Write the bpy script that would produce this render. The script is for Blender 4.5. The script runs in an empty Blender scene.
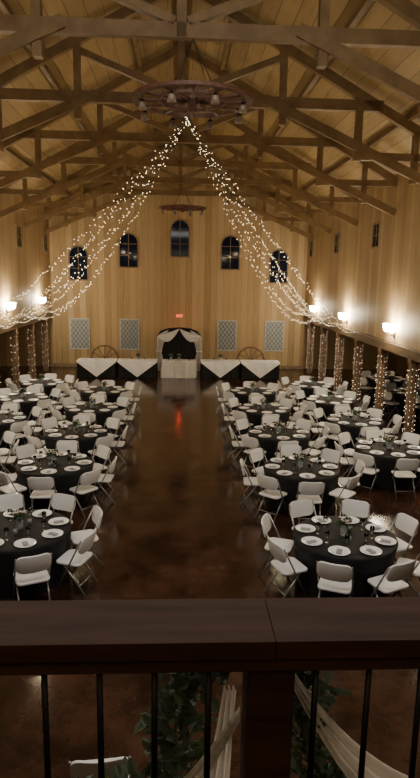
import bpy, bmesh, math, random
from mathutils import Vector, Matrix, noise as mnoise
random.seed(7)
R=random.random
def U(a,b): return a+(b-a)*R()
COL=bpy.context.scene.collection
PI=math.pi

# ------------------------------------------------------------------ materials
def newmat(name):
    m=bpy.data.materials.new(name); m.use_nodes=True
    nt=m.node_tree; b=nt.nodes['Principled BSDF']
    return m,nt,b
def N(nt,t,**k):
    n=nt.nodes.new(t)
    for a,v in k.items(): setattr(n,a,v)
    return n
def L(nt,a,b): nt.links.new(a,b)
def mathn(nt,op,a,b=None):
    n=N(nt,'ShaderNodeMath',operation=op)
    for i,v in enumerate((a,b)):
        if v is None: continue
        if isinstance(v,(int,float)): n.inputs[i].default_value=v
        else: L(nt,v,n.inputs[i])
    return n.outputs[0]
def mixc(nt,fac,a,b,bt='MIX'):
    n=N(nt,'ShaderNodeMix',data_type='RGBA',blend_type=bt)
    if isinstance(fac,(int,float)): n.inputs[0].default_value=fac
    else: L(nt,fac,n.inputs[0])
    for i,v in ((6,a),(7,b)):
        if isinstance(v,tuple): n.inputs[i].default_value=(*v,1)
        else: L(nt,v,n.inputs[i])
    return n.outputs[2]
def m_plain(name,c,rough=.6,metal=0,var=.15,scale=8,bump=0,spec=.5,transl=0):
    m,nt,b=newmat(name)
    tc=N(nt,'ShaderNodeTexCoord'); no=N(nt,'ShaderNodeTexNoise'); no.inputs['Scale'].default_value=scale
    no.inputs['Detail'].default_value=4
    L(nt,tc.outputs['Object'],no.inputs['Vector'])
    d=tuple(x*(1-var*2) for x in c); e=tuple(min(1,x*(1+var)) for x in c)
    col=mixc(nt,no.outputs[0],d,e)
    L(nt,col,b.inputs['Base Color'])
    b.inputs['Roughness'].default_value=rough; b.inputs['Metallic'].default_value=metal
    b.inputs['Specular IOR Level'].default_value=spec
    if bump:
        bp=N(nt,'ShaderNodeBump'); bp.inputs['Strength'].default_value=bump
        L(nt,no.outputs[0],bp.inputs['Height']); L(nt,bp.outputs[0],b.inputs['Normal'])
    if transl:
        tr=N(nt,'ShaderNodeBsdfTranslucent'); L(nt,col,tr.inputs[0]); ms=N(nt,'ShaderNodeMixShader'); ms.inputs[0].default_value=transl
        L(nt,b.outputs[0],ms.inputs[1]); L(nt,tr.outputs[0],ms.inputs[2])
        L(nt,ms.outputs[0],nt.nodes['Material Output'].inputs[0])
    return m
def m_wood(name,c1,c2,rough=.6,stretch=(2,2,14),spec=.4):
    m,nt,b=newmat(name)
    tc=N(nt,'ShaderNodeTexCoord'); mp=N(nt,'ShaderNodeMapping'); mp.inputs['Scale'].default_value=stretch
    no=N(nt,'ShaderNodeTexNoise'); no.inputs['Scale'].default_value=2; no.inputs['Detail'].default_value=6
    L(nt,tc.outputs['Object'],mp.inputs[0]); L(nt,mp.outputs[0],no.inputs['Vector'])
    cr=N(nt,'ShaderNodeValToRGB'); cr.color_ramp.elements[0].position=.35; cr.color_ramp.elements[1].position=.68
    cr.color_ramp.elements[0].color=(*c1,1); cr.color_ramp.elements[1].color=(*c2,1)
    L(nt,no.outputs[0],cr.inputs[0]); L(nt,cr.outputs[0],b.inputs['Base Color'])
    b.inputs['Roughness'].default_value=rough; b.inputs['Specular IOR Level'].default_value=spec
    bp=N(nt,'ShaderNodeBump'); bp.inputs['Strength'].default_value=.12
    L(nt,no.outputs[0],bp.inputs['Height']); L(nt,bp.outputs[0],b.inputs['Normal'])
    return m
def m_planks(name,axis,width,c1,c2,rough=.6,groove=.035,wnf=.7):
    m,nt,b=newmat(name)
    tc=N(nt,'ShaderNodeTexCoord'); sp=N(nt,'ShaderNodeSeparateXYZ'); L(nt,tc.outputs['Object'],sp.inputs[0])
    a=mathn(nt,'DIVIDE',sp.outputs[axis],width)
    fl=mathn(nt,'FLOOR',a); fr=mathn(nt,'FRACT',a)
    seam=mathn(nt,'GREATER_THAN',mathn(nt,'ABSOLUTE',mathn(nt,'SUBTRACT',fr,.5)),.5-groove)
    wn=N(nt,'ShaderNodeTexWhiteNoise',noise_dimensions='1D'); L(nt,fl,wn.inputs['W'])
    mp=N(nt,'ShaderNodeMapping'); s=[.9,.9,.9]; s[axis]=16; mp.inputs['Scale'].default_value=s
    no=N(nt,'ShaderNodeTexNoise'); no.inputs['Scale'].default_value=1.6; no.inputs['Detail'].default_value=7; no.inputs['Distortion'].default_value=.6
    L(nt,tc.outputs['Object'],mp.inputs[0]); L(nt,mp.outputs[0],no.inputs['Vector'])
    f=mathn(nt,'SUBTRACT',mathn(nt,'ADD',mathn(nt,'MULTIPLY',wn.outputs[0],wnf),mathn(nt,'MULTIPLY',no.outputs[0],1.1)),.38)
    c=mixc(nt,f,c1,c2); dk=tuple(x*.55 for x in c1)
    L(nt,mixc(nt,seam,c,dk),b.inputs['Base Color'])
    b.inputs['Roughness'].default_value=rough; b.inputs['Specular IOR Level'].default_value=.3
    bp=N(nt,'ShaderNodeBump'); bp.inputs['Strength'].default_value=.2; bp.inputs['Distance'].default_value=.01
    bp.invert=True
    L(nt,seam,bp.inputs['Height']); L(nt,bp.outputs[0],b.inputs['Normal'])
    return m
def m_emit(name,c,s,sample=True):
    m,nt,b=newmat(name)
    b.inputs['Base Color'].default_value=(*c,1); b.inputs['Emission Color'].default_value=(*c,1)
    b.inputs['Emission Strength'].default_value=s
    if not sample:
        try: m.cycles.emission_sampling='NONE'
        except Exception: pass
    return m
def m_glass(name,c=(1,1,1),rough=.05,trans=1):
    m,nt,b=newmat(name)
    b.inputs['Base Color'].default_value=(*c,1); b.inputs['Roughness'].default_value=rough
    b.inputs['Transmission Weight'].default_value=trans; b.inputs['IOR'].default_value=1.3
    return m

M={}
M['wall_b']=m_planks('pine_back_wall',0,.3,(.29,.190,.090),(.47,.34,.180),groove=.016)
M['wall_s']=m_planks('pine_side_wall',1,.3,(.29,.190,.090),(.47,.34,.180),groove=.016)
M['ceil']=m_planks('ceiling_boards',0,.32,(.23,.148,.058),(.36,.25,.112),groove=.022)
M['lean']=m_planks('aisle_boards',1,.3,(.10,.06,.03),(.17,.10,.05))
M['truss']=m_wood('truss_timber',(.135,.077,.027),(.19,.117,.046),stretch=(2,2,2))
M['beam']=m_wood('header_timber',(.12,.075,.04),(.19,.125,.065),stretch=(8,1,8))
M['post']=m_wood('post_timber',(.13,.075,.04),(.24,.15,.08),stretch=(9,9,1))
M['rail']=m_wood('rail_timber',(.034,.0150,.0095),(.072,.034,.021),rough=.65,stretch=(1.5,14,14),spec=.2)
M['iron']=m_plain('black_iron',(.012,.011,.011),.4,.6)
M['black']=m_plain('black_cloth',(.009,.009,.011),.75,var=.2,scale=20,bump=.1,spec=.3)
M['white']=m_plain('white_plastic',(.77,.76,.74),.42,var=.05)
M['metal']=m_plain('grey_steel_tube',(.30,.29,.28),.35,.7)
M['china']=m_plain('white_china',(.88,.88,.87),.15,var=.03)
M['napkin']=m_plain('grey_napkin',(.30,.30,.32),.8,var=.1,bump=.2)
M['glass']=m_glass('clear_glass')
M['jar']=m_glass('jar_glass',(.75,.85,.85),.08,.8)
M['lampjar']=m_plain('frosted_lantern_glass',(.19,.14,.10),.3,var=.1)
M['leaf']=m_plain('leaf_green',(.035,.075,.03),.6,var=.4,scale=15)
M['leafd']=m_plain('garland_green',(.11,.15,.095),.6,var=.4,scale=15,transl=.35)
M['petal']=m_plain('ivory_petal',(.72,.66,.56),.7,var=.1)
M['candle']=m_plain('ivory_wax',(.7,.62,.48),.5)
M['linen']=m_plain('white_linen',(.88,.86,.83),.8,var=.04,bump=.1)
M['greylinen']=m_plain('soft_white_linen',(.66,.63,.59),.8,var=.06,bump=.1)
M['softdrape']=m_plain('soft_white_drape',(.62,.59,.56),.8,var=.1,bump=.1)
M['tulle']=m_plain('cream_tulle',(.76,.71,.65),.8,var=.06,transl=.45)
M['wheel']=m_wood('wagon_wheel_wood',(.070,.027,.016),(.13,.055,.031),stretch=(6,6,6))
M['oldwheel']=m_wood('weathered_wheel',(.12,.07,.035),(.22,.14,.07),stretch=(6,6,6))
M['lattice']=m_plain('grey_lattice',(.42,.43,.42),.6,var=.1)
M['latback']=m_plain('lattice_glass_back',(.20,.22,.23),.25,var=.1)
M['pane']=m_plain('dusk_pane',(.006,.010,.028),.06,var=.2,spec=.3)
M['frame']=m_wood('window_trim',(.16,.11,.06),(.26,.18,.10),stretch=(5,5,5))
M['bulb']=m_emit('fairy_bulb',(1,.80,.50),13,False)
M['bulbp']=m_emit('post_bulb',(1,.76,.52),6,False)
M['wire']=m_plain('dark_wire',(.03,.027,.02),.7)
M['shade']=m_emit('sconce_glass',(1,.88,.66),130,True)
M['brass']=m_plain('aged_bronze',(.10,.06,.03),.4,.8)
M['signw']=m_plain('sign_housing',(.5,.45,.4),.5)
M['red']=m_emit('exit_red',(1,.06,.03),4.5,True)
# floor
m,nt,b=newmat('stained_concrete'); M['floor']=m
tc=N(nt,'ShaderNodeTexCoord'); n1=N(nt,'ShaderNodeTexNoise'); n1.inputs['Scale'].default_value=.9; n1.inputs['Detail'].default_value=10; n1.inputs['Roughness'].default_value=.75
L(nt,tc.outputs['Object'],n1.inputs['Vector'])
cr=N(nt,'ShaderNodeValToRGB'); cr.color_ramp.elements[0].position=.40; cr.color_ramp.elements[1].position=.62
cr.color_ramp.elements[0].color=(.016,.0075,.005,1); cr.color_ramp.elements[1].color=(.070,.032,.019,1)
L(nt,n1.outputs[0],cr.inputs[0]); L(nt,cr.outputs[0],b.inputs['Base Color'])
n2=N(nt,'ShaderNodeTexNoise'); n2.inputs['Scale'].default_value=2; n2.inputs['Detail'].default_value=6
L(nt,tc.outputs['Object'],n2.inputs['Vector'])
L(nt,mathn(nt,'ADD',mathn(nt,'MULTIPLY',n2.outputs[0],.22),.03),b.inputs['Roughness'])
b.inputs['Specular IOR Level'].default_value=.5
bp=N(nt,'ShaderNodeBump'); bp.inputs['Strength'].default_value=.04; L(nt,n2.outputs[0],bp.inputs['Height']); L(nt,bp.outputs[0],b.inputs['Normal'])

# ------------------------------------------------------------------ mesh helpers
def bm_new(): return bmesh.new()
def box(bm,x0,x1,y0,y1,z0,z1,mi=0):
    v=[bm.verts.new(p) for p in ((x0,y0,z0),(x1,y0,z0),(x1,y1,z0),(x0,y1,z0),(x0,y0,z1),(x1,y0,z1),(x1,y1,z1),(x0,y1,z1))]
    for f in ((3,2,1,0),(4,5,6,7),(0,1,5,4),(1,2,6,5),(2,3,7,6),(3,0,4,7)):
        bm.faces.new([v[i] for i in f]).material_index=mi
def beam(bm,p0,p1,w,h,up=(0,1,0),mi=0):
    p0=Vector(p0);p1=Vector(p1);d=(p1-p0).normalized();s=Vector(up); s=(s-d*s.dot(d)).normalized(); t=d.cross(s)
    a=[]
    for p in (p0,p1):
        for i,j in ((-1,-1),(1,-1),(1,1),(-1,1)): a.append(bm.verts.new(p+s*(i*w/2)+t*(j*h/2)))
    for f in ((0,1,2,3),(7,6,5,4),(0,4,5,1),(1,5,6,2),(2,6,7,3),(3,7,4,0)):
        bm.faces.new([a[i] for i in f]).material_index=mi
def tube(bm,pts,r,n=6,mi=0,closed=False):
    pts=[Vector(p) for p in pts]; rings=[]; c=len(pts)
    rr=r if isinstance(r,(list,tuple)) else [r]*c
    for i,p in enumerate(pts):
        if closed: t=(pts[(i+1)%c]-pts[i-1]).normalized()
        else: t=(pts[min(i+1,c-1)]-pts[max(i-1,0)]).normalized()
        u=Vector((0,0,1)) if abs(t.z)<.9 else Vector((0,1,0))
        s=t.cross(u).normalized(); w=s.cross(t)
        rings.append([bm.verts.new(p+(s*math.cos(2*PI*k/n)+w*math.sin(2*PI*k/n))*rr[i]) for k in range(n)])
    m=c if closed else c-1
    for i in range(m):
        a=rings[i]; b2=rings[(i+1)%c]
        for k in range(n):
            bm.faces.new((a[k],a[(k+1)%n],b2[(k+1)%n],b2[k])).material_index=mi
    if not closed:
        bm.faces.new(rings[0][::-1]).material_index=mi; bm.faces.new(rings[-1]).material_index=mi
def lathe(bm,prof,n=24,off=(0,0,0),mi=0):
    o=Vector(off); rings=[]
    for r,z in prof:
        if r<1e-5: rings.append([bm.verts.new(o+Vector((0,0,z)))])
        else: rings.append([bm.verts.new(o+Vector((r*math.cos(2*PI*k/n),r*math.sin(2*PI*k/n),z))) for k in range(n)])
    for a,b2 in zip(rings[:-1],rings[1:]):
        for k in range(n):
            if len(a)==1 and len(b2)==1: continue
            if len(a)==1: f=(a[0],b2[(k+1)%n],b2[k])
            elif len(b2)==1: f=(a[k],a[(k+1)%n],b2[0])
            else: f=(a[k],a[(k+1)%n],b2[(k+1)%n],b2[k])
            bm.faces.new(f).material_index=mi
def octa(bm,p,r,mi=0):
    p=Vector(p); v=[bm.verts.new(p+Vector(d)*r) for d in ((1,0,0),(0,1,0),(-1,0,0),(0,-1,0),(0,0,1.2),(0,0,-1.2))]
    for i in range(4):
        bm.faces.new((v[i],v[(i+1)%4],v[4])).material_index=mi; bm.faces.new((v[(i+1)%4],v[i],v[5])).material_index=mi
def slab(bm,w,h,t,r,curve=0,nx=14,center=(0,0,0),axis='XZ',mi=0):
    xs=[-w/2+w*(1-math.cos(PI*i/nx))/2 for i in range(nx+1)]
    F=[];Bk=[]
    for x in xs:
        e=max(0,abs(x)-(w/2-r)); ins=r-math.sqrt(max(0,r*r-e*e))
        y=curve*(x*x)/(w*w/4)
        col=[]
        for yy in (y-t/2,y+t/2):
            for zz in (-h/2+ins*.98,h/2-ins*.98):
                q=(x,yy,zz) if axis=='XZ' else (x,zz,yy)
                col.append(bm.verts.new(Vector(q)+Vector(center)))
        F.append(col)
    for a,b2 in zip(F[:-1],F[1:]):
        for i,j in ((0,1),(3,2),(1,3),(2,0)):
            bm.faces.new((a[i],b2[i],b2[j],a[j])).material_index=mi
    for c in (F[0],F[-1]): bm.faces.new((c[0],c[1],c[3],c[2])).material_index=mi
def leafclump(bm,c,rad,n,size,mi=0,flat=1.0):
    for _ in range(n):
        d=Vector((U(-1,1),U(-1,1),U(-1,1)*flat))
        if d.length>1: d.normalize()
        p=Vector(c)+Vector((d.x*rad[0],d.y*rad[1],d.z*rad[2]))
        a=Vector((U(-1,1),U(-1,1),U(-.6,1))).normalized(); s=a.cross(Vector((U(-1,1),U(-1,1),U(-1,1)))).normalized()
        l=size*U(.7,1.3); w=l*.28; nrm=a.cross(s)*l*.12
        v=[bm.verts.new(q) for q in (p,p+a*l*.35+s*w+nrm,p+a*l*.75+s*w*.7+nrm,p+a*l,p+a*l*.75-s*w*.7+nrm,p+a*l*.35-s*w+nrm)]
        bm.faces.new(v[:4]).material_index=mi; bm.faces.new((v[0],v[3],v[4],v[5])).material_index=mi
def fin(bm,name,mats,smooth=False,parent=None,loc=(0,0,0),rot=(0,0,0),bev=0,norm=True,label=None,**props):
    if norm: bmesh.ops.recalc_face_normals(bm,faces=bm.faces)
    me=bpy.data.meshes.new(name); bm.to_mesh(me); bm.free()
    if not isinstance(mats,(list,tuple)): mats=[mats]
    for m_ in mats: me.materials.append(M[m_])
    if smooth:
        for p in me.polygons: p.use_smooth=True
    o=bpy.data.objects.new(name,me); COL.objects.link(o)
    o.location=loc; o.rotation_euler=rot
    if parent: o.parent=parent
    if bev:
        md=o.modifiers.new('bevel','BEVEL'); md.width=bev; md.segments=2; md.limit_method='ANGLE'
    if label: o['label']=label
    for k,v in props.items(): o[k]=v
    return o
def thing(name,label,cat,loc=(0,0,0),rot=0,group=None):
    o=bpy.data.objects.new(name,None); o.empty_display_size=.1; COL.objects.link(o)
    o.location=loc; o.rotation_euler=(0,0,rot); o['label']=label; o['category']=cat
    if group: o['group']=group
    return o
def dup(o,loc,rot=None,parent=None):
    c=o.copy()
    if parent is None:
        c.location=loc
        if rot is not None: c.rotation_euler=(c.rotation_euler[0],c.rotation_euler[1],rot)
    else: c.parent=parent
    COL.objects.link(c)
    for ch in list(o.children): dup(ch,None,None,c)
    return c
def structure(o): o['kind']='structure'; return o

W=6.15; YB=29.7; ZP=7.4; ZR=10.6; XO=10.5
# ------------------------------------------------------------------ shell
bm=bm_new(); box(bm,-XO-.1,XO+.1,-3.1,YB+.15,-.15,0); structure(fin(bm,'floor','floor'))
bm=bm_new()
pts=[(-XO-.1,0),(XO+.1,0),(XO+.1,2.75),(W+.12,3.2),(W+.12,ZP-.06),(0,ZR),(-W-.12,ZP-.06),(-W-.12,3.2),(-XO-.1,2.75)]
a=[bm.verts.new((x,YB,z)) for x,z in pts]; b2=[bm.verts.new((x,YB+.15,z)) for x,z in pts]
bm.faces.new(a); bm.faces.new(b2[::-1])
for i in range(len(pts)): j=(i+1)%len(pts); bm.faces.new((a[i],b2[i],b2[j],a[j]))
structure(fin(bm,'wall_back','wall_b'))
for s,nm in ((-1,'left'),(1,'right')):
    bm=bm_new(); x0,x1=sorted((s*W,s*(W+.12))); box(bm,x0,x1,-3,YB,2.7,ZP); structure(fin(bm,'wall_'+nm,'wall_s'))
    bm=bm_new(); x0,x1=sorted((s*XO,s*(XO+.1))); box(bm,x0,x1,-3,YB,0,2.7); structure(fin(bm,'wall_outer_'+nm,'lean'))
    bm=bm_new(); x0,x1=sorted((s*(W-.06),s*(W+.17))); box(bm,x0,x1,1.3,YB-.01,2.42,2.68); structure(fin(bm,'trim_%d'%(1 if s<0 else 2),'beam',bev=.01))
bm=bm_new(); box(bm,-XO,XO,-3.1,-3,0,ZR); structure(fin(bm,'wall_front','wall_b'))
bm=bm_new()
for s in (-1,1):
    v=[bm.verts.new(p) for p in ((s*(W+.35),-3,ZP-.1),(s*(W+.35),YB+.1,ZP-.1),(0,YB+.1,ZR+.08),(0,-3,ZR+.08),(s*(W+.35),-3,ZP),(s*(W+.35),YB+.1,ZP),(0,YB+.1,ZR+.2),(0,-3,ZR+.2))]
    for f in ((0,1,2,3),(4,5,6,7),(0,1,5,4),(3,2,6,7),(0,3,7,4),(1,2,6,5)): bm.faces.new([v[i] for i in f])
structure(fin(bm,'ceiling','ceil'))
bm=bm_new()
for s in (-1,1):
    v=[bm.verts.new(p) for p in ((s*(W+.12),-3,3.05),(s*(W+.12),YB,3.05),(s*XO,YB,2.7),(s*XO,-3,2.7),(s*(W+.12),-3,3.15),(s*(W+.12),YB,3.15),(s*XO,YB,2.8),(s*XO,-3,2.8))]
    for f in ((0,1,2,3),(4,5,6,7),(0,1,5,4),(3,2,6,7),(0,3,7,4),(1,2,6,5)): bm.faces.new([v[i] for i in f])
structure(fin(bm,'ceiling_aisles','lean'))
bm=bm_new(); box(bm,-W,W,-3,1.12,2.78,3.0); structure(fin(bm,'floor_balcony','rail'))
bm=bm_new(); box(bm,-W,W,YB-.03,YB,0,.16); structure(fin(bm,'baseboard_back','frame'))
bm=bm_new(); box(bm,-W,W,YB-.04,YB,2.98,3.1); structure(fin(bm,'trim_3','wall_b'))

# ------------------------------------------------------------------ windows
def arch_pts(w,h,n=12):
    r=w/2; p=[(-r,0),(r,0)]
    for i in range(n+1):
        a_=PI*i/n; p.append((r*math.cos(a_),h-r+r*math.sin(a_)))
    return p
wn=1
def arched(x,zc,w,h):
    global wn
    bm=bm_new(); o=arch_pts(w,h); i_=arch_pts(w-.12,h-.12); i_=[(a_,b_+.06) for a_,b_ in i_]
    n=len(o); z0=zc-h/2
    vo=[bm.verts.new((x+a_,YB-.06,z0+b_)) for a_,b_ in o]; vi=[bm.verts.new((x+a_,YB-.06,z0+b_)) for a_,b_ in i_]
    wo=[bm.verts.new((x+a_,YB,z0+b_)) for a_,b_ in o]; wi=[bm.verts.new((x+a_,YB-.012,z0+b_)) for a_,b_ in i_]
    for k in range(n):
        j=(k+1)%n
        bm.faces.new((vo[k],vo[j],vi[j],vi[k])); bm.faces.new((vo[k],wo[k],wo[j],vo[j])); bm.faces.new((vi[k],vi[j],wi[j],wi[k]))
    bm.faces.new(wi).material_index=1
    box(bm,x-.012,x+.012,YB-.04,YB-.013,z0+.08,z0+h-.08)
    for t in (.36,.68): box(bm,x-w/2+.07,x+w/2-.07,YB-.04,YB-.013,z0+h*t-.01,z0+h*t+.01)
    structure(fin(bm,'window_%d'%wn,['frame','pane'],norm=False)); wn+=1
for x,z,h in ((-4.82,4.98,1.65),(-2.44,5.62,1.65),(0,6.22,1.8),(2.42,5.6,1.65),(4.78,5.0,1.65)): arched(x,z,.95,h)
for s in (-1,1):
    for y in (14.4,19.2,24.0,28.65):
        bm=bm_new(); zz=5.83
        def wb(y0,y1,z0,z1,d,mi=0):
            x0,x1=sorted((s*W,s*(W-d))); box(bm,x0,x1,y0,y1,z0,z1,mi)
        wb(y-.36,y+.36,zz-.4,zz-.34,.05); wb(y-.36,y+.36,zz+.34,zz+.4,.05)
        wb(y-.36,y-.3,zz-.34,zz+.34,.05); wb(y+.3,y+.36,zz-.34,zz+.34,.05)
        wb(y-.3,y+.3,zz-.34,zz+.34,.012,1); wb(y-.012,y+.012,zz-.34,zz+.34,.03); wb(y-.3,y+.3,zz-.012,zz+.012,.028)
        structure(fin(bm,'window_%d'%wn,['frame','pane'])); wn+=1

def lattice(x,zc=1.62,w=.95,h=1.5):
    t=thing('lattice_panel','grey diamond lattice window panel on pine wall','window panel',(x,YB-.035,zc-h/2),group='lattice panels on the back wall')
    bm=bm_new()
    for a_ in ((-w/2,-w/2+.05,0,h),(w/2-.05,w/2,0,h),(-w/2+.05,w/2-.05,0,.05),(-w/2+.05,w/2-.05,h-.05,h)): box(bm,a_[0],a_[1],-.03,.03,a_[2],a_[3])
    fin(bm,'frame','lattice',parent=t)
    bm=bm_new(); box(bm,-w/2+.05,w/2-.05,.01,.025,.05,h-.05); fin(bm,'pane','latback',parent=t)
    bm=bm_new(); st=.2; x0,x1,z0,z1=-w/2+.05,w/2-.05,.05,h-.05
    k=1.35
    c=-3
    while c<4:
        for sg in (1,-1):
            P=[]
            for xx in (x0,x1):
                z=sg*k*xx+c
                if z0<=z<=z1:P.append((xx,z))
            for z in (z0,z1):
                xx=(z-c)/(sg*k)
                if x0<xx<x1:P.append((xx,z))
            if len(P)==2: beam(bm,(P[0][0],-.004 if sg>0 else .002,P[0][1]),(P[1][0],-.004 if sg>0 else .002,P[1][1]),.012,.024)
        c+=st*1.35
    fin(bm,'lattice','lattice',parent=t)
for x in (-4.82,-2.42,2.35,4.68): lattice(x)

# ------------------------------------------------------------------ trusses
TY=[10.2+3.75*i for i in range(6)]; TY[-1]=28.9
slope=(ZR-ZP)/W
def zroof(x): return ZR-abs(x)*slope
ZT=8.2
xt=(ZR-ZT)/slope
def truss():
    t=thing('roof_truss','dark brown timber roof truss spanning the hall','roof truss',(0,TY[0],0),group='roof trusses')
    w=.14
    def P(nm,a_,b_,h): 
        bm=bm_new(); beam(bm,a_,b_,w,h); fin(bm,nm,'truss',parent=t)
    P('tie_beam',(-xt+.2,0,ZT),(xt-.2,0,ZT),.22)
    for s in (-1,1):
        P('rafter',(s*(W-.02),.0,ZP-.18),(s*.02,0,ZR-.12),.2)
        bm=bm_new(); beam(bm,(s*(W-.02),-.08,6.35),(s*1.8,-.08,ZT+.05),.08,.2); fin(bm,'diagonal_brace','truss',parent=t)
        bm=bm_new(); beam(bm,(s*3.9,0,7.05),(s*3.9,0,zroof(3.9)-.2),.16,w); fin(bm,'queen_post','truss',parent=t)
        bm=bm_new(); beam(bm,(s*2.2,0,7.75),(s*2.2,0,zroof(2.2)-.2),.16,w); fin(bm,'queen_post','truss',parent=t)
        bm=bm_new(); beam(bm,(s*5.2,0,6.6),(s*5.2,0,zroof(5.2)-.2),.14,w*.9); fin(bm,'queen_post','truss',parent=t)
        P('strut',(s*2.15,0,zroof(2.2)-.35),(s*.1,0,ZT+.12),.13)
        P('wall_tie',(s*(W-.02),0,7.15),(s*3.9,0,7.15),.16)
    P('king_post',(0,0,ZT-.1),(0,0,ZR-.2),.15)
    return t
T0=truss()
for y in TY[1:]: dup(T0,(0,y,0))
dup(T0,(0,6.6,0))
for s in (-1,1):
    for x in (1.1,3.05,5.0):
        bm=bm_new(); beam(bm,(s*x,2,zroof(x)-.02),(s*x,YB-.02,zroof(x)-.02),.1,.12,up=(1,0,0))
        o=fin(bm,'purlin','truss'); o['label']='long brown timber purlin running beneath the board ceiling'; o['category']='beam'; o['group']='purlins'
bm=bm_new(); box(bm,-.06,.06,2,YB-.02,ZR-.25,ZR-.02); o=fin(bm,'ridge_beam','truss'); o['label']='brown timber ridge beam along the roof peak'; o['category']='beam'

# ------------------------------------------------------------------ posts
PY=[10.5,13.05,15.6,18.1,20.6,23.1,25.7,28.3]
for s in (-1,1):
    for y in PY:
        bm=bm_new(); x=s*(W+.06); box(bm,x-.1,x+.1,y-.1,y+.1,0,2.42)
        box(bm,x-.125,x+.125,y-.125,y+.125,0,.14); box(bm,x-.125,x+.125,y-.125,y+.125,2.30,2.42)
        o=fin(bm,'support_post','post',bev=.008); o['label']='square timber post carrying the header beam'; o['category']='post'; o['group']='aisle posts'
        t=thing('post_light_string','warm fairy lights wound around a timber post','string lights',(x,y,0),group='post fairy lights')
        P=[];turn=13 if s>0 else 7
        for k in range(turn*8+1):
            a_=2*PI*k/8+.3; r=.122*min(1.414,1/max(abs(math.cos(a_)),abs(math.sin(a_)))); P.append((r*math.cos(a_),r*math.sin(a_),.2+2.0*k/(turn*8)))
        bm=bm_new(); tube(bm,P,.004,3); fin(bm,'cable','wire',parent=t)
        bm=bm_new()
        for k,p in enumerate(P):
            octa(bm,(p[0]*1.08,p[1]*1.08,p[2]+U(-.07,.07)),U(.005,.0105))
        fin(bm,'bulb','bulbp',parent=t,kind='stuff')

# ------------------------------------------------------------------ chandelier wheels
def wheel_chandelier():
    t=thing('wagon_wheel_chandelier','red-brown wagon wheel chandelier with hanging lantern shades','chandelier',(.18,TY[0],7.2),group='wagon wheel chandeliers')
    bm=bm_new(); n=48
    for ro,ri,z0,z1,mi in ((.95,.85,-.025,.025,0),(.55,.49,-.02,.02,0)):
        lathe(bm,[(ro,z0),(ro,z1),(ri,z1),(ri,z0),(ro,z0)],n,mi=mi)
    fin(bm,'rim',['wheel'],parent=t)
    bm=bm_new(); lathe(bm,[(0,.14),(.07,.14),(.08,.1),(.12,.06),(.12,-.06),(.08,-.1),(.07,-.16),(0,-.16)],16); fin(bm,'hub','wheel',parent=t)
    for k in range(12):
        a_=2*PI*k/12; bm=bm_new(); c,s=math.cos(a_),math.sin(a_)
        tube(bm,[(c*r,s*r,0) for r in (.11,.3,.6,.87)],[.032,.026,.028,.034],8); fin(bm,'spoke','wheel',True,parent=t)
    for k in range(8):
        a_=2*PI*(k+.5)/8; c,s=math.cos(a_)*.83,math.sin(a_)*.83
        bm=bm_new(); tube(bm,[(c,s,-.02),(c,s,-.10)],.008,5,mi=1)
        lathe(bm,[(0,-.08),(.03,-.085),(.05,-.12)],12,(c,s,0),1)
        lathe(bm,[(.046,-.12),(.055,-.145),(.064,-.23),(.06,-.23),(0,-.21)],12,(c,s,0),0)
        fin(bm,'lantern_shade',['lampjar','iron'],True,parent=t)
    for k in range(4):
        a_=2*PI*k/4+PI/4; p0=Vector((math.cos(a_)*.5,math.sin(a_)*.5,.02)); p1=Vector((0,0,.89)); bm=bm_new(); nl=20
        d=(p1-p0)/nl; dn=d.normalized()
        for i in range(nl):
            c=p0+d*(i+.5); s_=dn.cross(Vector((0,0,1))).normalized()
            if i%2: s_=dn.cross(s_)
            tube(bm,[c+dn*(.03*math.cos(q*PI/3))+s_*(.012*math.sin(q*PI/3)) for q in range(6)],.003,4,closed=True)
        fin(bm,'chain','iron',parent=t)
    return t
C0=wheel_chandelier(); dup(C0,(.1,TY[4],7.15))

# ------------------------------------------------------------------ canopy fairy lights
def string(p0,p1,sag,sp=.24,side=0,lbl='long fairy light strand draped from the chandelier to the wall',grp='canopy fairy lights',rb=(.0062,.0092),jit=.12):
    p0=Vector(p0);p1=Vector(p1); n=max(8,int((p1-p0).length/sp)); P=[]
    for i in range(n+1):
        t_=i/n; q=p0.lerp(p1,t_); q.z-=sag*4*t_*(1-t_); q.x+=side*math.sin(PI*t_); P.append(q-p0)
    t=thing('fairy_light_string',lbl,'string lights',p0,group=grp)
    bm=bm_new(); tube(bm,P,.0015,3); fin(bm,'cable','wire',parent=t)
    bm=bm_new()
    for i,q in enumerate(P):
        q2=P[min(i+1,n)]; q=q.lerp(q2,U(0,.5)); g=.55+.45*min(1,i/(n*.45))
        octa(bm,q+Vector((U(-jit,jit)*.2,U(-jit,jit)*.3,U(-jit,.0))),U(*rb)*g)
    fin(bm,'bulb','bulb',parent=t,kind='stuff')
hub=(.10,TY[0],6.98)
for y,z,sg,sd in ((18.4,2.85,.30,0),(19.2,2.9,1.0,0),(20.6,2.85,.05,0),(21.8,2.9,.7,0),(23.2,2.9,.25,0),(24.4,2.9,1.2,0),(25.6,2.9,.0,0),(26.6,2.9,.55,0),(27.6,2.9,.95,0)):
    string(hub,(-W+.02,y,z),sg,side=sd)
for y,z,sg,sd in ((22.6,2.75,.15,0),(23.4,2.8,.95,0),(24.2,2.8,.0,0),(25.2,2.8,.6,0),(26.0,2.8,.3,0),(27.0,2.8,1.3,0),(27.8,2.8,.1,0),(28.6,2.8,.5,0),(29.3,2.8,.9,0)):
    string(hub,(W-.02,y,z),sg,side=sd)
for s in (-1,1):
    for i in range(4 if s>0 else 2,7):
        string((s*(W-.08),PY[i],2.72),(s*(W-.08),PY[i+1],2.72),.14,.14,lbl='fairy light swag hung along the dark header beam',grp='beam fairy lights',rb=(.004,.007),jit=.02)

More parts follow.
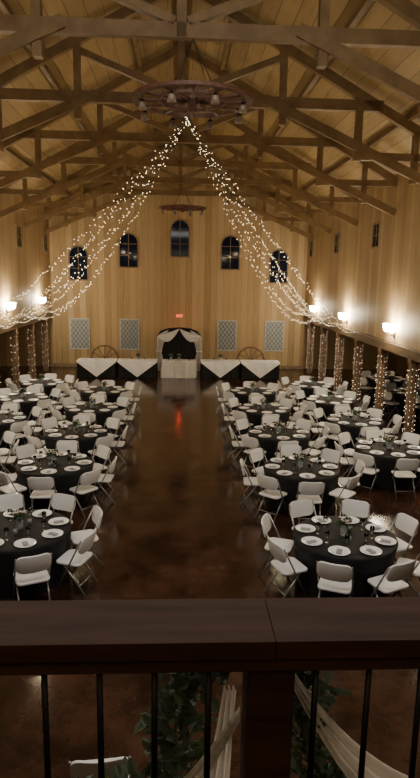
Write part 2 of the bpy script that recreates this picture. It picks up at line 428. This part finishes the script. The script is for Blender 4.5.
# ------------------------------------------------------------------ sconces
ENS=76
def sconce(s,y):
    z=3.2 if s<0 else 3.0
    t=thing('wall_sconce','two-arm bronze wall sconce with glowing glass shades','wall lamp',(s*W,y,z),0 if s>0 else PI,group='wall sconces')
    bm=bm_new(); box(bm,-.03,0,-.07,.07,-.16,.16); fin(bm,'backplate','brass',parent=t,bev=.006)
    for k in (-1,1):
        bm=bm_new(); tube(bm,[(-.03,0,-.05),(-.1,k*.08,-.1),(-.15,k*.18,-.06),(-.16,k*.2,0)],.012,6); fin(bm,'arm','brass',True,parent=t)
        bm=bm_new(); lathe(bm,[(0,0),(.05,.005),(.09,.04),(.115,.10),(.12,.15),(.11,.20),(.135,.225),(.13,.23),(.09,.2),(0,.1)],16,(-.16,k*.2,0)); fin(bm,'shade','shade',True,parent=t)
        li=bpy.data.lights.new('sconce_glow','POINT'); li.energy=ENS/2; li.color=(1,.79,.50); li.shadow_soft_size=.05
        o=bpy.data.objects.new('sconce_glow',li); COL.objects.link(o); o.parent=t; o.location=(-.21,k*.2,.31)
for s in (-1,1):
    for y in (12,17,22,27): sconce(s,y)

# ------------------------------------------------------------------ chairs
def chair_parts(t):
    bm=bm_new(); slab(bm,.44,.40,.03,.07,curve=.0,center=(0,.0,.45),axis='XY')
    fin(bm,'seat','white',True,parent=t,bev=.006)
    bm=bm_new(); slab(bm,.46,.27,.024,.09,curve=.035,center=(0,0,0),axis='XZ')
    fin(bm,'backrest','white',True,parent=t,loc=(0,-.245,.735),rot=(math.radians(14),0,0),bev=.005)
    for s in (-1,1):
        bm=bm_new(); tube(bm,[(s*.228,.2,.0),(s*.228,-.03,.44),(s*.228,-.232,.84)],.0125,7); fin(bm,'leg','metal',True,parent=t)
        bm=bm_new(); tube(bm,[(s*.2,.06,.43),(s*.2,-.27,0)],.0125,7); fin(bm,'leg','metal',True,parent=t)
    bm=bm_new(); tube(bm,[(-.21,-.17,.13),(.21,-.17,.13)],.009,6); fin(bm,'crossbar','metal',True,parent=t)
def chair_simple():
    bm=bm_new(); slab(bm,.44,.40,.03,.07,center=(0,0,.45),axis='XY',nx=8)
    b3=bmesh.new(); slab(b3,.46,.27,.024,.09,curve=.035,nx=10)
    bmesh.ops.transform(b3,matrix=Matrix.Translation((0,-.245,.735))@Matrix.Rotation(math.radians(14),4,'X'),verts=b3.verts)
    tmp=bpy.data.meshes.new('t'); b3.to_mesh(tmp); b3.free(); bm.from_mesh(tmp)
    for s in (-1,1):
        tube(bm,[(s*.228,.2,.0),(s*.228,-.03,.44),(s*.228,-.232,.84)],.0125,5,mi=1)
        tube(bm,[(s*.2,.06,.43),(s*.2,-.27,0)],.0125,5,mi=1)
    tube(bm,[(-.21,-.17,.13),(.21,-.17,.13)],.009,4,mi=1)
    o=fin(bm,'folding_chair',['white','metal']); return o
CL='white plastic folding chair with grey metal legs at a black-clothed table'; CG='white folding chairs'
chairA=thing('folding_chair',CL,'chair',(0,0,0),group=CG); chair_parts(chairA)
chairB=chair_simple(); chairB['label']=CL; chairB['category']='chair'; chairB['group']=CG

def cloth_round():
    bm=bm_new(); n=72; R0=.76; rings=[]
    ph=[U(0,6) for _ in range(4)]
    prof=[(.0,.752,0),(.4,.752,0),(.72,.752,0),(.755,.748,0),(.765,.735,0),(.755,.68,.2),(.735,.55,.5),(.715,.4,.8),(.70,.2,1),(.695,.012,1.1)]
    for r,z,f in prof:
        if r==0: rings.append([bm.verts.new((0,0,z))]); continue
        rr=[]
        for k in range(n):
            a_=2*PI*k/n; fo=(math.sin(9*a_+ph[0])*.6+math.sin(14*a_+ph[1])*.4)*.026*f
            rr.append(bm.verts.new(((r+fo)*math.cos(a_),(r+fo)*math.sin(a_),z)))
        rings.append(rr)
    for a_,b_ in zip(rings[:-1],rings[1:]):
        for k in range(n):
            if len(a_)==1: bm.faces.new((a_[0],b_[k],b_[(k+1)%n]))
            else: bm.faces.new((a_[k],b_[k],b_[(k+1)%n],a_[(k+1)%n]))
    return bm
tab0=thing('round_table','round banquet table under a floor-length black tablecloth','table',(0,0,0),group='round banquet tables')
fin(cloth_round(),'tablecloth','black',True,parent=tab0)
bm=bm_new(); lathe(bm,[(0,.715),(.735,.715),(.735,.745),(0,.745)],40); fin(bm,'tabletop','rail',parent=tab0)
bm=bm_new(); lathe(bm,[(0,0),(.3,0),(.3,.03),(.05,.06),(.045,.68),(.2,.715),(0,.715)],16); fin(bm,'pedestal','iron',parent=tab0)
bm=bm_new(); lathe(bm,[(0,.004),(.085,.004),(.095,.010),(.145,.02),(.153,.022),(.153,.018),(.10,.002),(.085,0),(0,0)],24)
plate0=fin(bm,'dinner_plate','china',True); plate0['label']='white china dinner plate on black tablecloth'; plate0['category']='plate'; plate0['group']='dinner plates'
bm=bm_new()
slab(bm,.075,.15,.006,.006,center=(0,0,.003),axis='XY',nx=6); slab(bm,.07,.13,.006,.006,center=(.004,-.004,.0095),axis='XY',nx=6)
nap0=fin(bm,'napkin','napkin'); nap0['label']='folded grey cloth napkin lying on a plate'; nap0['category']='napkin'; nap0['group']='napkins'
bm=bm_new(); lathe(bm,[(0,0),(.033,0),(.033,.004),(.006,.01),(.005,.07),(.02,.085),(.036,.12),(.033,.17),(.031,.17),(.034,.12),(.018,.09),(0,.082)],14)
gl0=fin(bm,'wine_glass','glass',True); gl0['label']='clear stemmed glass beside a plate'; gl0['category']='glass'; gl0['group']='stemmed glasses'
cp0=thing('floral_centerpiece','glass jar with green foliage and ivory flowers on black cloth','centerpiece',(0,0,0),group='table centerpieces')
bm=bm_new(); lathe(bm,[(0,0),(.05,0),(.055,.02),(.055,.12),(.04,.145),(.042,.17),(.038,.17),(.036,.145),(.05,.12),(.05,.02),(0,.008)],18); fin(bm,'jar','jar',True,parent=cp0)
bm=bm_new()
for k in range(9):
    a_=U(0,2*PI); tube(bm,[(0,0,.03),(.02*math.cos(a_),.02*math.sin(a_),.15),(.07*math.cos(a_),.07*math.sin(a_),U(.2,.26))],.003,4)
leafclump(bm,(0,0,.2),(.10,.10,.07),90,.055); fin(bm,'foliage','leaf',parent=cp0)
for k in range(9):
    a_=k*.9; r=U(.02,.10); bm=bm_new(); c=Vector((r*math.cos(a_),r*math.sin(a_),U(.22,.28)))
    for j in range(12):
        b_=2*PI*j/6; up=.3 if j<6 else 1.1; rr=.036 if j<6 else .022
        d=Vector((math.cos(b_+up),math.sin(b_+up),up)).normalized(); s_=d.cross(Vector((0,0,1))).normalized()
        v=[bm.verts.new(c+q) for q in (Vector(),d*rr*.6+s_*rr*.5,d*rr,d*rr*.6-s_*rr*.5)]; bm.faces.new(v)
    octa(bm,c+Vector((0,0,.01)),.01); fin(bm,'blossom','petal',parent=cp0)
cd0=thing('candle_holder','ivory votive candle in a small glass cup','candle',(0,0,0),group='votive candles')
bm=bm_new(); lathe(bm,[(0,0),(.03,0),(.036,.07),(.033,.07),(.027,.006),(0,.006)],14); fin(bm,'cup','jar',True,parent=cd0)
bm=bm_new(); lathe(bm,[(0,.007),(.024,.007),(.024,.05),(0,.052)],12); tube(bm,[(0,0,.05),(.002,0,.062)],.0015,4); fin(bm,'candle','candle',parent=cd0)

used={}
def place(tmpl,key,loc,rot=0):
    if key not in used:
        used[key]=1; tmpl.location=loc; tmpl.rotation_euler=(0,0,rot); return tmpl
    return dup(tmpl,loc,rot)
ZTOP=.7535
def round_set(x,y,off=0,near=False,skip=()):
    place(tab0,'t',(x,y,0),U(0,6))
    place(cp0,'cp',(x+U(-.03,.03),y+U(-.03,.03),ZTOP),U(0,6))
    for k in range(2):
        a_=U(0,PI)+k*PI; place(cd0,'cd',(x+.2*math.cos(a_),y+.2*math.sin(a_),ZTOP),0)
    for k in range(8):
        a_=off+k*PI/4
        place(plate0,'pl',(x+.585*math.cos(a_),y+.585*math.sin(a_),ZTOP),a_)
        if near:
            place(nap0,'np',(x+.585*math.cos(a_),y+.585*math.sin(a_),ZTOP+.0065),a_+PI/2+U(-.05,.05))
            place(gl0,'gl',(x+.39*math.cos(a_+.2),y+.39*math.sin(a_+.2),ZTOP),0)
        if k in skip: continue
        r=.945+U(-.01,.025); a2=a_+U(-.04,.04)
        loc=(x+r*math.cos(a2),y+r*math.sin(a2),0); rot=a2+PI/2+U(-.08,.08)
        if y<17.5: place(chairA,'ca',loc,rot)
        else: place(chairB,'cb',loc,rot)
INR=[8.3,11.55,14.3,17.0,19.7]; OUT=[12.95,15.65,18.35,21.0]; AIS=[19.7,22.5]
for s in (-1,1):
    for i,y in enumerate(INR):
        x=s*2.47; yy=y+(.25 if s<0 and i<2 else 0)
        if s<0 and i==0: x=-2.36; yy=8.6
        round_set(x,yy,off=PI/8 if i==0 else 0,near=y<16)
    for y in OUT: round_set(s*4.74,y,off=0,near=y<16)
    for y in AIS: round_set(s*7.95,y,off=PI/8)
o=place(chairA,'ca',(-.6,4.3,0),.08); o['label']='white plastic folding chair standing alone beneath the balcony'

# ------------------------------------------------------------------ head tables
def rect_cloth(w,d,h,amp=.02):
    bm=bm_new(); per=[]
    n=28; m_=10
    for i in range(n): per.append((-w/2+w*i/n,-d/2,0,-1))
    for i in range(m_): per.append((w/2,-d/2+d*i/m_,1,0))
    for i in range(n): per.append((w/2-w*i/n,d/2,0,1))
    for i in range(m_): per.append((-w/2,d/2-d*i/m_,-1,0))
    rings=[]
    for z,f in ((h,0),(h-.02,.1),(h*.7,.5),(h*.35,.9),(.012,1)):
        rings.append([bm.verts.new((x+nx*f*amp*(1+math.sin(k*1.7)),y+ny*f*amp*(1+math.sin(k*1.7)),z)) for k,(x,y,nx,ny) in enumerate(per)])
    c=len(per)
    for a_,b_ in zip(rings[:-1],rings[1:]):
        for k in range(c): bm.faces.new((a_[k],b_[k],b_[(k+1)%c],a_[(k+1)%c]))
    bm.faces.new(rings[0])
    return bm
HY=26.9; TW=1.70
ht=thing('head_table','long head table, black skirt with white triangular overlay','table',(0,0,0),group='head tables')
fin(rect_cloth(TW,.76,.75),'tablecloth','black',True,parent=ht)
bm=bm_new(); hw=TW/2+.02
v=[bm.verts.new(p) for p in ((-hw,-.385,.757),(hw,-.385,.757),(hw,.385,.757),(-hw,.385,.757))]; bm.faces.new(v)
n=12
top=[]
for i in range(n+1):
    x=-hw+2*hw*i/n; dz=.04+.66*(1-abs(x)/hw); wob=.012*math.sin(i*2.1)
    top.append((bm.verts.new((x,-.392,.757)),bm.verts.new((x,-.43-.012+wob,.757-dz*.5)),bm.verts.new((x,-.44+wob,.757-dz-.01))))
for a_,b_ in zip(top[:-1],top[1:]):
    bm.faces.new((a_[0],a_[1],b_[1],b_[0])); bm.faces.new((a_[1],a_[2],b_[2],b_[1]))
fin(bm,'table_overlay','linen',parent=ht,label='white triangular overlay cloth')
HX=[-3.62,-1.84,1.84,3.62]
for x in HX: place(ht,'ht',(x,HY,0))
for x in HX:
    for k in (-.55,0,.55): place(plate0,'pl',(x+k,HY-.1,.7595))
    for k in (-.28,.3): place(cd0,'cd',(x+k,HY+.18,.7595))
    if abs(x)<3: place(cp0,'cp',(x+.02,HY+.2,.7595),U(0,6))
sw=thing('sweetheart_table','small center table in gathered white linen','table',(0,HY,0))
fin(rect_cloth(1.5,.76,.75,.035),'tablecloth','greylinen',True,parent=sw)
bm=bm_new(); box(bm,-.16,.16,-.46,.385,.752,.758); box(bm,-.16,.16,-.475,-.455,.25,.758); fin(bm,'table_runner','softdrape',parent=sw)
place(cp0,'cp',(0,HY-.05,.76),1); place(cp0,'cp',(-.35,HY,.76),2)
for k in (-.45,.45): place(cd0,'cd',(k,HY-.2,.76))

def stand_wheel(x,y):
    t=thing('decorative_wagon_wheel','weathered wooden wagon wheel standing behind the head table','wagon wheel decoration',(x,y,.66),group='standing wagon wheels')
    t.rotation_euler=(PI/2,0,0)
    bm=bm_new(); lathe(bm,[(.66,-.04),(.66,.04),(.58,.04),(.58,-.04),(.66,-.04)],40); fin(bm,'rim','oldwheel',parent=t)
    bm=bm_new(); lathe(bm,[(0,.09),(.07,.09),(.09,.04),(.09,-.04),(.07,-.09),(0,-.09)],16); fin(bm,'hub','oldwheel',parent=t)
    for k in range(12):
        a_=2*PI*k/12; bm=bm_new(); c,s=math.cos(a_),math.sin(a_)
        tube(bm,[(c*r,s*r,0) for r in (.08,.3,.59)],[.024,.018,.024],6); fin(bm,'spoke','oldwheel',True,parent=t)
stand_wheel(-3.4,27.7); stand_wheel(3.3,27.7)

# drapery backdrop
bd=thing('drapery_backdrop','black backdrop with swagged white curtains tied back to both sides','backdrop',(0,28.5,0))
AH=1.95
bm=bm_new()
tube(bm,[(-1.02,0,0),(-1.02,0,AH-.25),(-.85,0,AH-.04),(-.5,0,AH+.08),(0,0,AH+.12),(.5,0,AH+.08),(.85,0,AH-.04),(1.02,0,AH-.25),(1.02,0,0)],.025,8)
fin(bm,'frame','iron',True,parent=bd)
def atop(x): return AH+.12-.32*abs(x)**3
bm=bm_new(); vs=[]
for i in range(61):
    x=-.99+1.98*i/60; vs.append((bm.verts.new((x,.03+.03*math.sin(i*1.8),.02)),bm.verts.new((x,.03+.03*math.sin(i*1.8),atop(x)))))
for a_,b_ in zip(vs[:-1],vs[1:]): bm.faces.new((a_[0],b_[0],b_[1],a_[1]))
fin(bm,'back_curtain','black',True,parent=bd)
for s in (-1,1):
    bm=bm_new(); rows=[]
    for j in range(25):
        t_=j/24
        if t_<.5:
            q=t_/.5; outer=1.04; inner=.50+.33*q**.7
        else:
            q=(t_-.5)/.5; outer=1.04+.08*q; inner=.83-.2*q
        rows.append([bm.verts.new((s*(inner+(outer-inner)*i/24),-.1+.05*math.sin(i*1.35+t_*2),(atop(inner+(outer-inner)*i/24)-.06)*(1-t_)+.02*t_)) for i in range(25)])
    for a_,b_ in zip(rows[:-1],rows[1:]):
        for i in range(24): bm.faces.new((a_[i],a_[i+1],b_[i+1],b_[i]))
    fin(bm,'side_drape','softdrape',True,parent=bd)
    bm=bm_new(); tube(bm,[(s*.94+.13*math.cos(a_),-.1+.08*math.sin(a_),.98) for a_ in [2*PI*k/12 for k in range(12)]],.02,5,closed=True); fin(bm,'tieback','linen',True,parent=bd)
    bm=bm_new(); rows=[]
    for j in range(10):
        t_=j/9; row=[]
        for i in range(21):
            u=i/20; x=.02+u*.98
            topz=atop(x)-.14*math.sin(PI*u)-.02
            drop=.07+.34*math.sin(PI*u)**.9+.05*u
            row.append(bm.verts.new((s*x,-.18-.035*math.sin(t_*17+u*2),topz-drop*t_)))
        rows.append(row)
    for a_,b_ in zip(rows[:-1],rows[1:]):
        for i in range(20): bm.faces.new((a_[i],a_[i+1],b_[i+1],b_[i]))
    fin(bm,'swag','softdrape',True,parent=bd)

# EXIT sign
ex=thing('exit_sign','white exit sign with glowing red letters on the pine wall','sign',(0,YB-.02,2.55))
bm=bm_new(); box(bm,-.15,.15,-.03,.015,-.085,.085); fin(bm,'housing','signw',parent=ex,bev=.006)
cu=bpy.data.curves.new('exit_text','FONT'); cu.body='EXIT'; cu.size=.15; cu.extrude=.004; cu.align_x='CENTER'; cu.align_y='CENTER'
o=bpy.data.objects.new('exit_text_tmp',cu); COL.objects.link(o); bpy.context.view_layer.update()
me=bpy.data.meshes.new_from_object(o.evaluated_get(bpy.context.evaluated_depsgraph_get())); bpy.data.objects.remove(o)
me.materials.clear(); me.materials.append(M['red']); o=bpy.data.objects.new('lettering',me); COL.objects.link(o); o.parent=ex; o.location=(0,-.036,0); o.rotation_euler=(PI/2,0,0)
li=bpy.data.lights.new('exit_glow','POINT'); li.energy=3; li.color=(1,.05,.02); li.shadow_soft_size=.03
o=bpy.data.objects.new('exit_glow',li); COL.objects.link(o); o.parent=ex; o.location=(0,-.6,0)

# ------------------------------------------------------------------ balcony railing
rl=thing('balcony_railing','dark stained wooden balcony railing with black metal balusters','railing',(0,0,3.0))
px=.166
for x0,x1 in ((-2.2,px-.0004),(px+.0004,2.4)):
    bm=bm_new(); box(bm,x0,x1,.91,1.05,.867,.9); fin(bm,'top_rail','rail',parent=rl,bev=.001)
bm=bm_new(); box(bm,-2.2,2.4,.925,1.01,.833,.867); fin(bm,'cross_rail','rail',parent=rl,bev=.003)
bm=bm_new(); box(bm,-2.2,2.4,.955,1.005,.08,.13); fin(bm,'cross_rail','rail',parent=rl)
for x in (-1.7,px,2.1):
    bm=bm_new(); box(bm,x-.042,x+.042,.94,1.02,0,.867); fin(bm,'newel_post','rail',parent=rl,bev=.005)
for k in range(-16,20):
    x=-.04+.098*k
    if any(abs(x-q)<.07 for q in (-1.7,px,2.1)): continue
    bm=bm_new(); tube(bm,[(x,.98,.13),(x,.98,.833)],.006,8); fin(bm,'baluster','iron',True,parent=rl)
def drape(pts,w,name,label):
    bm=bm_new(); rows=[]
    for i,p in enumerate(pts):
        row=[]
        for k in range(25):
            u=k/24; row.append(bm.verts.new(Vector(p)+Vector((0,.009*math.sin(k*.75+i*.12)+.002*math.sin(k*2.3),-w[i]*u))))
        rows.append(row)
    for a_,b_ in zip(rows[:-1],rows[1:]):
        for i in range(24): bm.faces.new((a_[i],a_[i+1],b_[i+1],b_[i]))
    o=fin(bm,name,'tulle',True); o['label']=label; o['category']='fabric'; o['group']='tulle swags'
    return o
YD=1.01
def swagpts(x0,x1,z0,dip,n=24): return [(x0+(x1-x0)*i/n,YD,z0-dip*4*(i/n)*(1-i/n)) for i in range(n+1)]
n=24
drape(swagpts(-.55,.12,3.70,.30),[.03+.09*math.sin(PI*i/n) for i in range(n+1)],'tulle_swag','cream tulle swag hung on the balcony railing')
drape(swagpts(.22,.95,3.77,.27),[.03+.12*math.sin(PI*i/n) for i in range(n+1)],'tulle_swag','cream tulle swag hung on the balcony railing')
bm=bm_new(); rows=[]
for j in range(25):
    t_=j/24; wd=.024+.085*t_**1.2; cx=.100-.030*math.sin(t_*2.2)
    rows.append([bm.verts.new((cx+wd*(i/20-.5),YD+.009*math.sin(i*.9+t_*1.5),3.74-.7*t_)) for i in range(21)])
for a_,b_ in zip(rows[:-1],rows[1:]):
    for i in range(20): bm.faces.new((a_[i],a_[i+1],b_[i+1],b_[i]))
o=fin(bm,'tulle_swag','tulle',True); o['label']='gathered cream tulle tail hanging beside the railing post'; o['category']='fabric'; o['group']='tulle swags'
for path,nn in (([(.07,3.77),(.02,3.68),(-.01,3.60),(.0,3.52),(-.07,3.46),(-.16,3.43)],70),([(.225,3.77),(.265,3.68),(.25,3.60),(.28,3.53),(.33,3.47),(.40,3.43)],60)):
    bm=bm_new()
    for i,(cx,cz) in enumerate(path): leafclump(bm,(cx+U(-.01,.01),1.06,cz),(.055,.035,.055),nn,.036)
    tube(bm,[(cx,1.05,cz) for cx,cz in path],.004,5)
    o=fin(bm,'greenery_garland','leafd'); o['label']='leafy greenery garland tied to the balcony railing'; o['category']='garland'; o['group']='railing garlands'

# ------------------------------------------------------------------ lights
def area(loc,rot,size,e,c,name):
    li=bpy.data.lights.new(name,'AREA'); li.shape='RECTANGLE'; li.size=size[0]; li.size_y=size[1]; li.energy=e; li.color=c
    o=bpy.data.objects.new(name,li); COL.objects.link(o); o.location=loc; o.rotation_euler=rot
area((0,5.0,8.6),(math.radians(26),0,0),(7,3),500,(1,.95,.87),'loft_fill')  # added fill above the frame to brighten chairs and tables, not a fixture
area((0,-1,5.9),(math.radians(108),0,0),(8,2),62,(1,.80,.52),'gallery_fill')  # added warm fill behind the camera, no real lamp on the gallery
for y,e in ((9.0,11),(14.5,14),(19.8,14),(25.0,13)):
    for s in (-1,1):
        li=bpy.data.lights.new('hall_fill','POINT'); li.energy=e; li.color=(1,.80,.50); li.shadow_soft_size=0  # added invisible fill points that lift roof and walls, no fixtures hang here
        o=bpy.data.objects.new('hall_fill',li); COL.objects.link(o); o.location=(s*3.6,y,5.9)
for s in (-1,1):
    li=bpy.data.lights.new('aisle_light','POINT'); li.energy=30; li.color=(1,.75,.5); li.shadow_soft_size=.2
    o=bpy.data.objects.new('aisle_light',li); COL.objects.link(o); o.location=(s*8.5,22,2.5)
w=bpy.data.worlds.new('dusk'); bpy.context.scene.world=w; w.use_nodes=True
w.node_tree.nodes['Background'].inputs[0].default_value=(.02,.03,.07,1); w.node_tree.nodes['Background'].inputs[1].default_value=.5

# ------------------------------------------------------------------ camera
cam=bpy.data.cameras.new('cam'); co=bpy.data.objects.new('camera',cam); COL.objects.link(co)
cam.sensor_fit='VERTICAL'; cam.sensor_height=36; cam.lens=28.0; cam.clip_end=200; cam.clip_start=.05
co.matrix_world=Matrix.Translation((0,0,4.5))@Matrix.Rotation(math.radians(-3.0),4,'Z')@Matrix.Rotation(math.radians(90-10.6),4,'X')@Matrix.Rotation(math.radians(1.0),4,'Z')
bpy.context.scene.camera=co
